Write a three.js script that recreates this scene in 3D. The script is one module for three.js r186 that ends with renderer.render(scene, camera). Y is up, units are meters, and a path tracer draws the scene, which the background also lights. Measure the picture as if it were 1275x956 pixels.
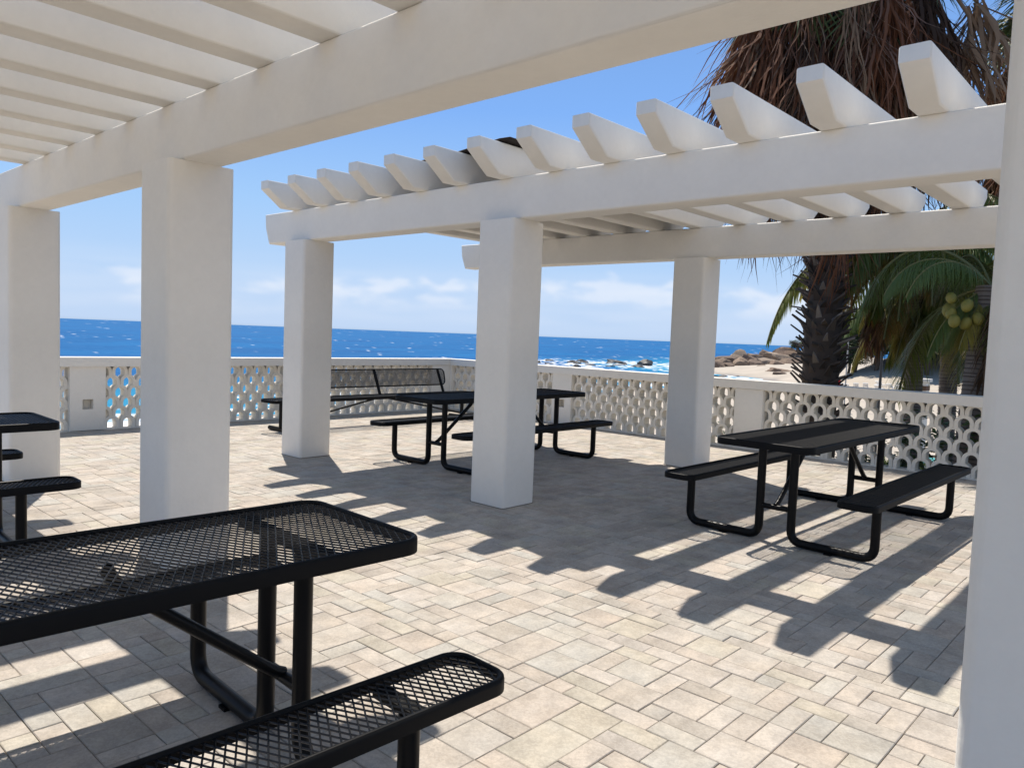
import * as THREE from 'three';
import { mergeGeometries, mergeVertices, toCreasedNormals } from 'three/addons/utils/BufferGeometryUtils.js';
import { ImprovedNoise } from 'three/addons/math/ImprovedNoise.js';

// ------------------------------------------------------------------ camera, sky, sun, exposure
const scene = new THREE.Scene();
const camera = new THREE.PerspectiveCamera(2 * Math.atan(478 / 946.26) * 180 / Math.PI, 1275 / 956, 0.05, 60000);
camera.position.set(0, 1.45, 0);
{
  const yaw = 47.609 * Math.PI / 180, pitch = -3.665 * Math.PI / 180, roll = 2.172 * Math.PI / 180;
  const f = new THREE.Vector3(Math.sin(yaw) * Math.cos(pitch), Math.sin(pitch), -Math.cos(yaw) * Math.cos(pitch));
  const r = new THREE.Vector3(Math.cos(yaw), 0, Math.sin(yaw));
  const u = new THREE.Vector3().crossVectors(r, f);
  const R = r.clone().multiplyScalar(Math.cos(roll)).addScaledVector(u, Math.sin(roll));
  const U = u.clone().multiplyScalar(Math.cos(roll)).addScaledVector(r, -Math.sin(roll));
  camera.quaternion.setFromRotationMatrix(new THREE.Matrix4().makeBasis(R, U, f.clone().negate()));
}
const renderer = new THREE.WebGLRenderer({ antialias: true });
renderer.toneMapping = THREE.LinearToneMapping;
renderer.toneMappingExposure = 1.38;
renderer.shadowMap.enabled = true;

const SUN = new THREE.Vector3(0.2492, 1, -0.4893).normalize();
const sun = new THREE.DirectionalLight(new THREE.Color(1, 0.93, 0.83), 4.6);
sun.position.copy(SUN).multiplyScalar(60).add(new THREE.Vector3(5, 0, -4));
sun.target.position.set(5, 0, -4);
sun.castShadow = true;
sun.shadow.mapSize.set(4096, 4096);
Object.assign(sun.shadow.camera, { left: -25, right: 25, top: 25, bottom: -25, near: 1, far: 140 });
scene.add(sun, sun.target);

// seeded random numbers and noise
let seed = 12345;
function rnd() { seed |= 0; seed = seed + 0x6D2B79F5 | 0; let t = Math.imul(seed ^ seed >>> 15, 1 | seed); t = t + Math.imul(t ^ t >>> 7, 61 | t) ^ t; return ((t ^ t >>> 14) >>> 0) / 4294967296; }
const rr = (a, b) => a + (b - a) * rnd();
const pick = a => a[Math.floor(rnd() * a.length)];
const IN = new ImprovedNoise();
const n3 = (x, y, z) => IN.noise(x, y, z);
function fbm(x, y, z, o = 4) { let s = 0, a = 0.5; for (let i = 0; i < o; i++) { s += a * n3(x, y, z); x *= 2.03; y *= 2.03; z *= 2.03; a *= 0.5; } return s; }
const sm = (a, b, x) => { const t = Math.min(1, Math.max(0, (x - a) / (b - a))); return t * t * (3 - 2 * t); };
const lerp = (a, b, t) => a + (b - a) * t;

{ // clear sky with a low bank of small cumulus over the sea
  const W = 2048, H = 1024, d = new Float32Array(W * H * 4);
  const stops = [[-90, .36, .44, .52], [-2, .50, .65, .86], [0, .52, .66, .88], [4, .47, .65, .91], [9, .36, .59, .93], [16, .22, .44, .90], [28, .17, .33, .68], [50, .165, .255, .40], [90, .16, .225, .31]];
  for (let j = 0; j < H; j++) {
    const el = ((j + .5) / H - .5) * 180;
    let k = 0; while (k < stops.length - 2 && el > stops[k + 1][0]) k++;
    const a = stops[k], b = stops[k + 1], t = Math.min(1, Math.max(0, (el - a[0]) / (b[0] - a[0])));
    for (let i = 0; i < W; i++) {
      const az = (i + .5) / W * 2 * Math.PI;
      let r = lerp(a[1], b[1], t), g = lerp(a[2], b[2], t), bb = lerp(a[3], b[3], t);
      if (el > -1 && el < 10) {
        const cx = Math.cos(az) * 9, cz = Math.sin(az) * 9;
        const base = 2.6 + 1.2 * n3(cx * .35, 5.1, cz * .35);
        const puff = fbm(cx * 1.1, el * .55, cz * 1.1, 5) * 1.5 + .35 * n3(cx * .4, 2.2, cz * .4);
        const top = base + 1.1 + 2.0 * Math.max(0, n3(cx * .9, 9.7, cz * .9)) + .8 * n3(cx * 4, 3.3, cz * 4);
        let c = sm(-.22, .12, puff - .10) * sm(base - 1.6, base + .2, el) * (1 - sm(top - .25, top + .12, el));
        const veil = .30 * sm(0, 1.5, el) * (1 - sm(3.0, 5.6, el)) * (.5 + fbm(cx * .8, el * 1.4, cz * .8, 4));
        c = Math.min(1, c * .50 + Math.max(0, veil));
        r = lerp(r, .84, c); g = lerp(g, .88, c); bb = lerp(bb, .96, c);
      }
      const o = (j * W + i) * 4, E = 1 / 1.32; d[o] = r * E; d[o + 1] = g * E; d[o + 2] = bb * E; d[o + 3] = 1;
    }
  }
  const tex = new THREE.DataTexture(d, W, H, THREE.RGBAFormat, THREE.FloatType);
  tex.mapping = THREE.EquirectangularReflectionMapping; tex.magFilter = THREE.LinearFilter; tex.minFilter = THREE.LinearFilter; tex.needsUpdate = true;
  scene.background = tex; scene.environment = tex;
}

// ------------------------------------------------------------------ textures
function tileNoise(size, oct, f0, sd) { // tileable value noise, 0..1
  const out = new Float32Array(size * size); let amp = 1, tot = 0;
  for (let o = 0; o < oct; o++) {
    const n = f0 << o, g = new Float32Array(n * n); let s = sd * 7919 + o * 104729;
    for (let i = 0; i < n * n; i++) { s = (Math.imul(s, 1664525) + 1013904223) | 0; g[i] = (s >>> 8) / 16777216; }
    for (let y = 0; y < size; y++) for (let x = 0; x < size; x++) {
      const u = x / size * n, v = y / size * n, i = Math.floor(u), j = Math.floor(v); let a = u - i, b = v - j; a = a * a * (3 - 2 * a); b = b * b * (3 - 2 * b);
      const i1 = (i + 1) % n, j1 = (j + 1) % n;
      out[y * size + x] += amp * lerp(lerp(g[j * n + i], g[j * n + i1], a), lerp(g[j1 * n + i], g[j1 * n + i1], a), b);
    }
    tot += amp; amp *= .55;
  }
  for (let i = 0; i < out.length; i++) out[i] /= tot;
  return out;
}
function tex(size, fn, srgb, perMetre) {
  const d = new Uint8Array(size * size * 4);
  for (let i = 0; i < size * size; i++) { const c = fn(i, i % size, Math.floor(i / size)); for (let k = 0; k < 3; k++) d[i * 4 + k] = Math.max(0, Math.min(255, c[k] * 255)); d[i * 4 + 3] = 255; }
  const t = new THREE.DataTexture(d, size, size); t.wrapS = t.wrapT = THREE.RepeatWrapping; t.magFilter = THREE.LinearFilter; t.minFilter = THREE.LinearMipmapLinearFilter; t.generateMipmaps = true;
  if (srgb) t.colorSpace = THREE.SRGBColorSpace; t.repeat.set(perMetre, perMetre); t.needsUpdate = true; return t;
}
const nA = tileNoise(512, 6, 4, 3), nB = tileNoise(512, 4, 64, 5), nC = tileNoise(512, 5, 8, 11);
const stuccoBump = tex(512, i => { const v = nA[i] * .55 + nB[i] * .45; return [v, v, v]; }, false, .9);
const stuccoMap = tex(512, i => { const v = .965 + (nA[i] - .5) * .05 + (nB[i] - .5) * .02; return [v, v * .998, v * .994]; }, true, .45);
const paverBump = tex(512, i => { const v = nB[i] * .6 + nC[i] * .4; return [v, v, v]; }, false, 1.6);
const paverMap = tex(512, i => {
  const f = nB[i], m = nC[i]; let v = .90 + (f - .5) * .26 + (m - .5) * .22; if (f > .70) v -= .10; if (f < .30) v += .05;
  return [v, v * (.995 + (nA[i] - .5) * .03), v * (.985 + (nA[i] - .5) * .07)];
}, true, 1.6);
const sandBump = tex(512, i => { const v = nA[i] * .7 + nB[i] * .3; return [v, v, v]; }, false, .12);
const rockMap = tex(512, i => { const v = .80 + (nA[i] - .5) * .5 + (nB[i] - .5) * .25; return [v, v * .98, v * .95]; }, true, .25);

// ------------------------------------------------------------------ materials
const lin = (r, g, b) => new THREE.Color().setRGB(r, g, b);
const std = (c, o = {}) => new THREE.MeshStandardMaterial({ color: c, roughness: .9, ...o });
const M = {
  stucco: std(lin(.86, .83, .775), { roughness: .88, map: stuccoMap, bumpMap: stuccoBump, bumpScale: .0022 }),
  wallPaint: std(lin(.83, .80, .74), { roughness: .9, map: stuccoMap, bumpMap: stuccoBump, bumpScale: .003 }),
  tile: std(lin(.80, .765, .69), { roughness: .9, map: stuccoMap }),
  tile2: std(lin(.77, .735, .66), { roughness: .9, map: stuccoMap }),
  tile3: std(lin(.83, .795, .725), { roughness: .9, map: stuccoMap }),
  joint: std(lin(.20, .18, .155)),
  bedding: std(lin(.30, .26, .215)),
  black: new THREE.MeshPhysicalMaterial({ color: lin(.006, .006, .0065), roughness: .48, specularIntensity: .22 }),
  blackTube: new THREE.MeshPhysicalMaterial({ color: lin(.006, .006, .0065), roughness: .36, specularIntensity: .3 }),
  blackMesh: new THREE.MeshPhysicalMaterial({ color: lin(.008, .008, .009), roughness: .38, specularIntensity: .9 }),
  steel: std(lin(.45, .45, .46), { metalness: 1, roughness: .35 }),
  cloth: std(lin(.020, .013, .012), { roughness: .95 }),
  sand: std(lin(.43, .375, .31), { roughness: 1, bumpMap: sandBump, bumpScale: .05, vertexColors: true }),
  rock: [lin(.34, .245, .19), lin(.40, .30, .23), lin(.27, .20, .16), lin(.44, .35, .28)].map(c => std(c, { map: rockMap, roughness: .95 })),
  wetRock: std(lin(.045, .042, .042), { roughness: .6 }),
  trunk: std(lin(.075, .055, .042), { roughness: 1 }),
  boot: [lin(.07, .055, .045), lin(.10, .08, .066), lin(.042, .033, .028), lin(.22, .19, .165)].map(c => std(c, { roughness: 1 })),
  dead: [lin(.12, .045, .020), lin(.19, .085, .040), lin(.05, .024, .013), lin(.26, .165, .10), lin(.15, .055, .022)].map(c => new THREE.MeshPhysicalMaterial({ color: c, roughness: 1, transmission: .15, thickness: 0 })),
  fan: [lin(.06, .095, .025), lin(.09, .12, .03), lin(.045, .07, .022)].map(c => new THREE.MeshPhysicalMaterial({ color: c, roughness: .75, transmission: .3, thickness: 0 })),
  frond: [lin(.13, .20, .035), lin(.21, .25, .045), lin(.07, .12, .025), lin(.42, .36, .07), lin(.42, .24, .06)].map(c => new THREE.MeshPhysicalMaterial({ color: c, roughness: .55, transmission: .5, thickness: 0 })),
  frondDead: [lin(.17, .075, .03), lin(.09, .05, .025)].map(c => new THREE.MeshPhysicalMaterial({ color: c, roughness: 1, transmission: .15, thickness: 0 })),
  rachis: std(lin(.16, .15, .05), { roughness: .7 }),
  coco: std(lin(.24, .21, .04), { roughness: .6 }),
  cocoTrunk: std(lin(.20, .165, .14), { roughness: .95 }),
  cocoRing: std(lin(.11, .088, .075), { roughness: .95 }),
  leaf: [lin(.045, .085, .022), lin(.07, .12, .03), lin(.03, .06, .018), lin(.11, .16, .03)].map(c => new THREE.MeshPhysicalMaterial({ color: c, roughness: .8, transmission: .25, thickness: 0 })),
  bark: std(lin(.10, .075, .055)),
  white: std(lin(.80, .80, .79), { roughness: .6 }),
  red: std(lin(.45, .015, .02)),
  teal: std(lin(.12, .48, .50)),
  pole: std(lin(.02, .02, .02), { roughness: .5 }),
  greyPole: std(lin(.35, .34, .32), { roughness: .6 }),
  lawn: std(lin(.13, .16, .04)),
  brown: std(lin(.14, .08, .05)),
};

// ------------------------------------------------------------------ helpers
const names = {};
function numbered(n) { const k = names[n] = (names[n] ?? -1) + 1; return k ? `${n}_${String(k).padStart(3, '0')}` : n; }
function mesh(name, geo, mat, parent) { const m = new THREE.Mesh(geo, mat); m.name = name; m.castShadow = m.receiveShadow = true; parent.add(m); return m; }
function tag(o, label, category, group, kind) { o.userData.label = label; if (category) o.userData.category = category; if (group) o.userData.group = group; if (kind) o.userData.kind = kind; return o; }
function thing(name, label, category, [x, y, z] = [0, 0, 0], turn = 0, group) { const o = new THREE.Group(); o.name = numbered(name); scene.add(o); o.position.set(x, y, z); o.rotation.y = turn; return tag(o, label, category, group); }
function copyOf(o, label, [x, y, z], turn) { const c = o.clone(); c.name = numbered(o.name.replace(/_\d+$/, '')); c.userData = { ...o.userData }; c.userData.label = label; c.position.set(x, y, z); c.rotation.y = turn; scene.add(c); return c; }
function boxUV(g) { // uv in metres from the dominant normal
  const p = g.attributes.position, n = g.attributes.normal, uv = new Float32Array(p.count * 2);
  for (let i = 0; i < p.count; i++) {
    const ax = Math.abs(n.getX(i)), ay = Math.abs(n.getY(i)), az = Math.abs(n.getZ(i));
    if (ay >= ax && ay >= az) { uv[i * 2] = p.getX(i); uv[i * 2 + 1] = p.getZ(i); } else if (ax >= az) { uv[i * 2] = p.getZ(i); uv[i * 2 + 1] = p.getY(i); } else { uv[i * 2] = p.getX(i); uv[i * 2 + 1] = p.getY(i); }
  }
  g.setAttribute('uv', new THREE.BufferAttribute(uv, 2)); return g;
}
function prismXY(pts, depth, bevel = .012, z0 = 0) { // polygon in x,y extruded along z from z0 to z0+depth, edges rounded
  const s = new THREE.Shape(pts.map(([x, y]) => new THREE.Vector2(x, y)));
  const g = new THREE.ExtrudeGeometry(s, { depth: depth - 2 * bevel, bevelEnabled: true, bevelThickness: bevel, bevelSize: bevel, bevelOffset: -bevel, bevelSegments: 3, curveSegments: 6 });
  g.translate(0, 0, z0 + bevel); return boxUV(toCreasedNormals(g, .7));
}
function prismZY(pts, x0, width, bevel = .012) { const g = prismXY(pts, width, bevel, 0); g.rotateY(-Math.PI / 2); g.translate(x0 + width, 0, 0); g.computeVertexNormals(); return boxUV(toCreasedNormals(g, .7)); } // pts in (z,y)
function roundRect(w, d, r) { const s = new THREE.Shape(), a = w / 2, b = d / 2; s.moveTo(-a + r, -b); s.lineTo(a - r, -b); s.absarc(a - r, -b + r, r, -Math.PI / 2, 0); s.lineTo(a, b - r); s.absarc(a - r, b - r, r, 0, Math.PI / 2); s.lineTo(-a + r, b); s.absarc(-a + r, b - r, r, Math.PI / 2, Math.PI); s.lineTo(-a, -b + r); s.absarc(-a + r, -b + r, r, Math.PI, Math.PI * 1.5); return s; }
function columnGeo(w, h, r = .03) { const g = new THREE.ExtrudeGeometry(roundRect(w, w, r), { depth: h, bevelEnabled: false, curveSegments: 6 }); g.rotateX(-Math.PI / 2); return boxUV(toCreasedNormals(g, .6)); }
function tube(pts, r, seg = 24, rad = 10, tension) { const c = Array.isArray(pts) ? new THREE.CatmullRomCurve3(pts.map(p => new THREE.Vector3(...p)), false, 'catmullrom', tension ?? .5) : pts; return new THREE.TubeGeometry(c, seg, r, rad, false); }
function bar(a, b, r, rad = 8) { const A = new THREE.Vector3(...a), B = new THREE.Vector3(...b), d = B.clone().sub(A), g = new THREE.CylinderGeometry(r, r, d.length(), rad); g.translate(0, d.length() / 2, 0); g.applyQuaternion(new THREE.Quaternion().setFromUnitVectors(new THREE.Vector3(0, 1, 0), d.normalize())); g.translate(...a); return g; }
function bx(w, h, d, x, y, z) { const g = new THREE.BoxGeometry(w, h, d); g.translate(x, y, z); return boxUV(g); }

// ------------------------------------------------------------------ terrace floor
{
  const floor = new THREE.Group(); floor.name = 'terrace_floor'; scene.add(floor);
  tag(floor, 'cream and grey concrete pavers in mixed sizes paving the terrace', null, null, 'structure');
  const X0 = -3.2, X1 = 10.1, Z0 = -10.95, Z1 = 2.6, u = .1;
  mesh('bedding', bx(X1 - X0, .2, Z1 - Z0, (X0 + X1) / 2, -.112, (Z0 + Z1) / 2), M.bedding, floor);
  const nx = Math.round((X1 - X0) / u), nz = Math.round((Z1 - Z0) / u), used = new Uint8Array(nx * nz), list = [];
  const free = (i, j, w, d) => { if (i + w > nx || j + d > nz) return false; for (let a = 0; a < w; a++) for (let b = 0; b < d; b++) if (used[(j + b) * nx + i + a]) return false; return true; };
  const sizes = [[2, 2], [2, 2], [2, 2], [3, 2], [2, 1], [1, 2], [2, 2], [1, 2], [2, 1], [2, 1], [1, 2], [1, 1], [2, 2]];
  for (let j = 0; j < nz; j++) for (let i = 0; i < nx; i++) if (!used[j * nx + i]) {
    let s = null; for (let t = 0; t < 9 && !s; t++) { const c = pick(sizes); if (free(i, j, ...c)) s = c; }
    s ??= [[2, 1], [1, 2], [1, 1]].find(c => free(i, j, ...c));
    for (let a = 0; a < s[0]; a++) for (let b = 0; b < s[1]; b++) used[(j + b) * nx + i + a] = 1;
    list.push({ w: s[0] * u, d: s[1] * u, x: X0 + (i + s[0] / 2) * u, z: Z0 + (j + s[1] / 2) * u });
  }
  // a paver: chamfered block, 18 faces
  function paverGeo(w, d, gap = .0029, c = .003, h = .03) {
    const a = w / 2 - gap / 2, b = d / 2 - gap / 2, jit = () => rr(-.0012, .0012);
    const T = [[-a + c + jit(), -b + c + jit()], [a - c + jit(), -b + c + jit()], [a - c + jit(), b - c + jit()], [-a + c + jit(), b - c + jit()]].map(([x, z]) => [x, rr(-.0007, .0007), z]);
    const E1 = [[-a, -b], [a, -b], [a, b], [-a, b]].map(([x, z]) => [x, -c, z]), E2 = E1.map(([x, , z]) => [x, -h, z]);
    const P = [], q = (A, B, C, D) => P.push(...A, ...B, ...C, ...A, ...C, ...D);
    q(T[0], T[3], T[2], T[1]);
    for (let k = 0; k < 4; k++) { const m = (k + 1) % 4; q(T[k], T[m], E1[m], E1[k]); q(E1[k], E1[m], E2[m], E2[k]); }
    const g = new THREE.BufferGeometry(); g.setAttribute('position', new THREE.Float32BufferAttribute(P, 3)); g.computeVertexNormals(); return g;
  }
  const tones = [];
  const bases = [[.505, .445, .370], [.520, .465, .392], [.485, .435, .365], [.500, .435, .360], [.490, .462, .395], [.465, .445, .388], [.535, .485, .415], [.500, .458, .365], [.470, .415, .345], [.515, .468, .405], [.450, .412, .350], [.495, .450, .380]];
  for (const b of bases) tones.push([lerp(.495, b[0], .75) * .985, lerp(.446, b[1], .75) * .985, lerp(.375, b[2], .75) * 1.03]);
  const mats = tones.map((c, i) => { const m = paverMap.clone(); m.offset.set(i * .137, i * .311); m.needsUpdate = true; return std(lin(...c), { map: i < 6 ? m : paverMap, bumpMap: paverBump, bumpScale: .0022, roughness: .93 }); });
  const V = new THREE.Vector3(); camera.updateMatrixWorld();
  for (const p of list) { V.set(p.x, 0, p.z); p.dist = V.distanceTo(camera.position); V.project(camera); p.in = V.z < 1 && Math.abs(V.x) < 1.05 && Math.abs(V.y) < 1.08; p.tone = Math.floor(rnd() * tones.length); p.y = rr(-.0018, .0018); }
  list.sort((a, b) => (b.in - a.in) || (a.dist - b.dist));
  const geos = {}; const rest = [];
  list.forEach((p, i) => {
    if (i < 300) {
      const key = p.w.toFixed(1) + p.d.toFixed(1); geos[key] ??= [0, 1, 2, 3].map(() => { const g = paverGeo(p.w, p.d); const ox = rnd() * 3, oz = rnd() * 3; boxUV(g); const uv = g.attributes.uv; for (let k = 0; k < uv.count; k++) uv.setXY(k, uv.getX(k) + ox, uv.getY(k) + oz); return g; });
      const m = mesh(i ? `paver_${String(i).padStart(3, '0')}` : 'paver', pick(geos[key]), mats[p.tone], floor); m.position.set(p.x, p.y, p.z); m.rotation.set(rr(-.004, .004), 0, rr(-.004, .004));
    } else {
      const g = paverGeo(p.w, p.d); g.rotateX(rr(-.004, .004)); g.rotateZ(rr(-.004, .004)); g.translate(p.x, p.y, p.z); boxUV(g);
      const c = tones[p.tone], k = rr(.93, 1.05), col = new Float32Array(g.attributes.position.count * 3); for (let a = 0; a < col.length; a += 3) { col[a] = c[0] * k; col[a + 1] = c[1] * k; col[a + 2] = c[2] * k; }
      g.setAttribute('color', new THREE.BufferAttribute(col, 3)); rest.push(g);
    }
  });
  const m = mesh('paver_field', mergeGeometries(rest), std(0xffffff, { vertexColors: true, map: paverMap, bumpMap: paverBump, bumpScale: .0022, roughness: .93 }), floor); m.userData.kind = 'stuff';
}

// ------------------------------------------------------------------ pergolas
const CW = .40, footGeo = columnGeo(CW + .014, .005, .04);
function pergola(label, o) {
  const t = thing('pergola', label, 'pergola', [0, 0, 0], 0, 'white rendered pergolas on the terrace');
  const col = columnGeo(CW, o.yb, .035);
  for (const X of o.rows) for (const z of o.cols) { const c = mesh('column', col, M.stucco, t); c.position.set(X + CW / 2, 0, z - CW / 2); mesh('base_joint', footGeo, M.joint, c); }
  const s = .09;
  for (const X of o.rows) {
    const g = prismZY([[o.z0, o.yt], [o.z0 + s * .15, o.yt - .16], [o.z0 + s, o.yb], [o.z1 - s, o.yb], [o.z1 - s * .15, o.yt - .16], [o.z1, o.yt]], X + o.inset, o.bw, .022);
    mesh('beam', g, M.stucco, t);
  }
  const a = o.rows[0] + o.inset - .39, b = o.rows[1] + o.inset + o.bw + .39, yt = o.yt - .004;
  const prof = [[a, o.ytop], [a, o.ytop - .085], [a + .235, yt], [b - .235, yt], [b, o.ytop - .085], [b, o.ytop]];
  const rg = prismXY(prof, o.tr, .014, -o.tr);
  for (const z of o.rafters) { const m = mesh('rafter', rg, M.stucco, t); m.position.z = z; }
  return t;
}
const farR = []; for (let i = 0; i < 19; i++) farR.push(-1.134 - .535 * (12 - i));
pergola('white pergola whose splayed rafter tails stand against the palms', { rows: [4.593, 7.78], cols: [-7.335, -4.246, .23], inset: .079, bw: .24, yb: 2.408, yt: 2.755, ytop: 3.011, tr: .16, z0: -8.306, z1: 2.6, rafters: farR });
const nearR = []; for (let k = -8; k < 9; k++) nearR.push(-2.888 - .551 * k);
pergola('white pergola with the heavy overhead beam, shading the mesh table with striped sunlight', { rows: [-1.305, 1.882], cols: [-7.543, -4.41, .045], inset: .078, bw: .246, yb: 2.383, yt: 2.73, ytop: 3.05, tr: .168, z0: -8.5, z1: 2.6, rafters: nearR });

{ // dark shade cloth lying on the far rafters
  const nx = 26, nz = 30, P = [], I = [], f = (i, j) => {
    const z = lerp(-7.78, -4.24, j / nz), front = 4.80 - .20 * (1 - sm(-7.7, -7.25, z)) - .13 * sm(-6.6, -5.6, z) - .15 * sm(-5.3, -4.3, z) + .04 * n3(z * 2.2, 1.1, 0), x = lerp(front, 8.35 + .05 * n3(z * 2, 7, 3), i / nx);
    const bay = Math.abs(Math.sin(Math.PI * (z + 7.554) / .535));
    return [x, 3.022 + .004 - .02 * bay * (.4 + .6 * Math.abs(n3(x * 1.3, z, 2))) + .012 * Math.max(0, n3(x * 2.5, z * 2.5, 4)) + (i === 0 ? .02 * Math.max(0, n3(z * 3, 8, 1)) : 0), z];
  };
  for (let j = 0; j <= nz; j++) for (let i = 0; i <= nx; i++) P.push(...f(i, j));
  for (let j = 0; j < nz; j++) for (let i = 0; i < nx; i++) { const a = j * (nx + 1) + i, b = a + 1, c = a + nx + 1, d = c + 1; I.push(a, c, b, b, c, d); }
  const n = P.length / 3, Q = P.slice(); for (let k = 0; k < n; k++) Q.push(P[k * 3], P[k * 3 + 1] + .012, P[k * 3 + 2]);
  const J = I.slice(); for (let k = 0; k < I.length; k += 3) J.push(I[k] + n, I[k + 2] + n, I[k + 1] + n);
  const rim = []; for (let i = 0; i <= nx; i++) rim.push(i); for (let j = 1; j <= nz; j++) rim.push(j * (nx + 1) + nx); for (let i = nx - 1; i >= 0; i--) rim.push(nz * (nx + 1) + i); for (let j = nz - 1; j >= 0; j--) rim.push(j * (nx + 1));
  for (let k = 0; k < rim.length - 1; k++) J.push(rim[k], rim[k + 1], rim[k] + n, rim[k + 1], rim[k + 1] + n, rim[k] + n);
  const g = new THREE.BufferGeometry(); g.setAttribute('position', new THREE.Float32BufferAttribute(Q, 3)); g.setIndex(J); g.computeVertexNormals();
  tag(mesh('shade_cloth', g, M.cloth, scene), 'dark ragged shade cloth lying on top of the white rafters', 'shade cloth');
}

// ------------------------------------------------------------------ balustrades of stacked arch tiles
const TR = .1, RH = .138, TD = .15;
const tileGeo = (() => { // horseshoe tile, arch up, legs down; base at y 0
  const R = TR - .002, r = .058, leg = RH - R + .03, s = new THREE.Shape();
  s.moveTo(-R, 0); s.lineTo(-R, leg); s.absarc(0, leg, R, Math.PI, 0, true); s.lineTo(R, 0); s.lineTo(r, 0); s.lineTo(r, leg); s.absarc(0, leg, r, 0, Math.PI, false); s.lineTo(-r, 0); s.closePath();
  const g = new THREE.ExtrudeGeometry(s, { depth: TD, bevelEnabled: false, curveSegments: 8 }); g.translate(0, 0, -TD / 2); return boxUV(toCreasedNormals(g, .8));
})();
function balustrade(label, origin, turn, len, posts, scuppers) { // runs along local +x, inner face at local z=0 looking to +z, wall behind it
  const t = thing('balustrade', label, 'balustrade', origin, turn);
  const T = .26, top = .955, rh = .118;
  const rail = prismZY([[-T - .02, top - rh], [-T - .02, top], [.02, top], [.02, top - rh]], 0, len, .012); mesh('rail', rail, M.wallPaint, t);
  mesh('plinth', bx(len, .045, T - .02, len / 2, .0225 - .04, -T / 2), M.wallPaint, t);
  posts.forEach(([a, b], k) => {
    const sc = scuppers.includes(k), y1 = top - rh - .001;
    if (!sc) mesh('post', prismXY([[a, -.06], [b, -.06], [b, y1], [a, y1]], T, .012, -T), M.wallPaint, t);
    else { // a square drain hole through the post
      const s = new THREE.Shape([[a, -.06], [b, -.06], [b, y1], [a, y1]].map(p => new THREE.Vector2(...p))), c = (a + b) / 2 - .0, h = new THREE.Path([[c - .065, .28], [c - .065, .41], [c + .065, .41], [c + .065, .28]].map(p => new THREE.Vector2(...p))); s.holes.push(h);
      const g = new THREE.ExtrudeGeometry(s, { depth: T - .02, bevelEnabled: false }); g.translate(0, 0, -T + .01); const p = mesh('post', boxUV(g), M.wallPaint, t);
      mesh('drain_lining', bx(.124, .124, .012, c, .345, -.13), M.tile2, p);
    }
  });
  let n = 0;
  for (let k = 0; k < posts.length; k++) {
    const a = posts[k][1], b = k + 1 < posts.length ? posts[k + 1][0] : len; if (b - a < .15) continue;
    const cnt = Math.max(1, Math.floor((b - a) / (2 * TR))), w = (b - a) / cnt;
    for (let row = 0; row < 6; row++) {
      const off = row % 2 ? 0 : w / 2;
      for (let i = 0; i < cnt + (row % 2 ? 1 : 0); i++) {
        const x = a + off + i * w; let g = tileGeo;
        const m = mesh(n ? `arch_tile_${String(n).padStart(3, '0')}` : 'arch_tile', g, pick([M.tile, M.tile, M.tile2, M.tile3]), t); n++;
        const edge = x - a < .05 || b - x < .05;
        m.position.set(x + rr(-.002, .002), .006 + row * RH + rr(-.002, .002), -T / 2 - .02 + rr(-.006, .006)); m.scale.set(w / (2 * TR) * (edge ? .999 : 1), 1, 1); m.rotation.z = rr(-.012, .012);
      }
    }
  }
  return t;
}
// rear run along x (sea side), side run along z (palm side)
balustrade('cream balustrade of stacked arch tiles along the sea side behind the backed bench', [.9, 0, -10.70], 0, 9.28, [[0, .12], [2.44, 2.87], [5.52, 5.95], [8.60, 9.27]], [1]);
balustrade('cream balustrade of stacked arch tiles on the palm side, ending at the near white column', [9.93, 0, -10.70], -Math.PI / 2, 11.1, [[.0, .05], [2.55, 2.96], [5.86, 6.27], [9.4, 9.82]], [1]);

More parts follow.
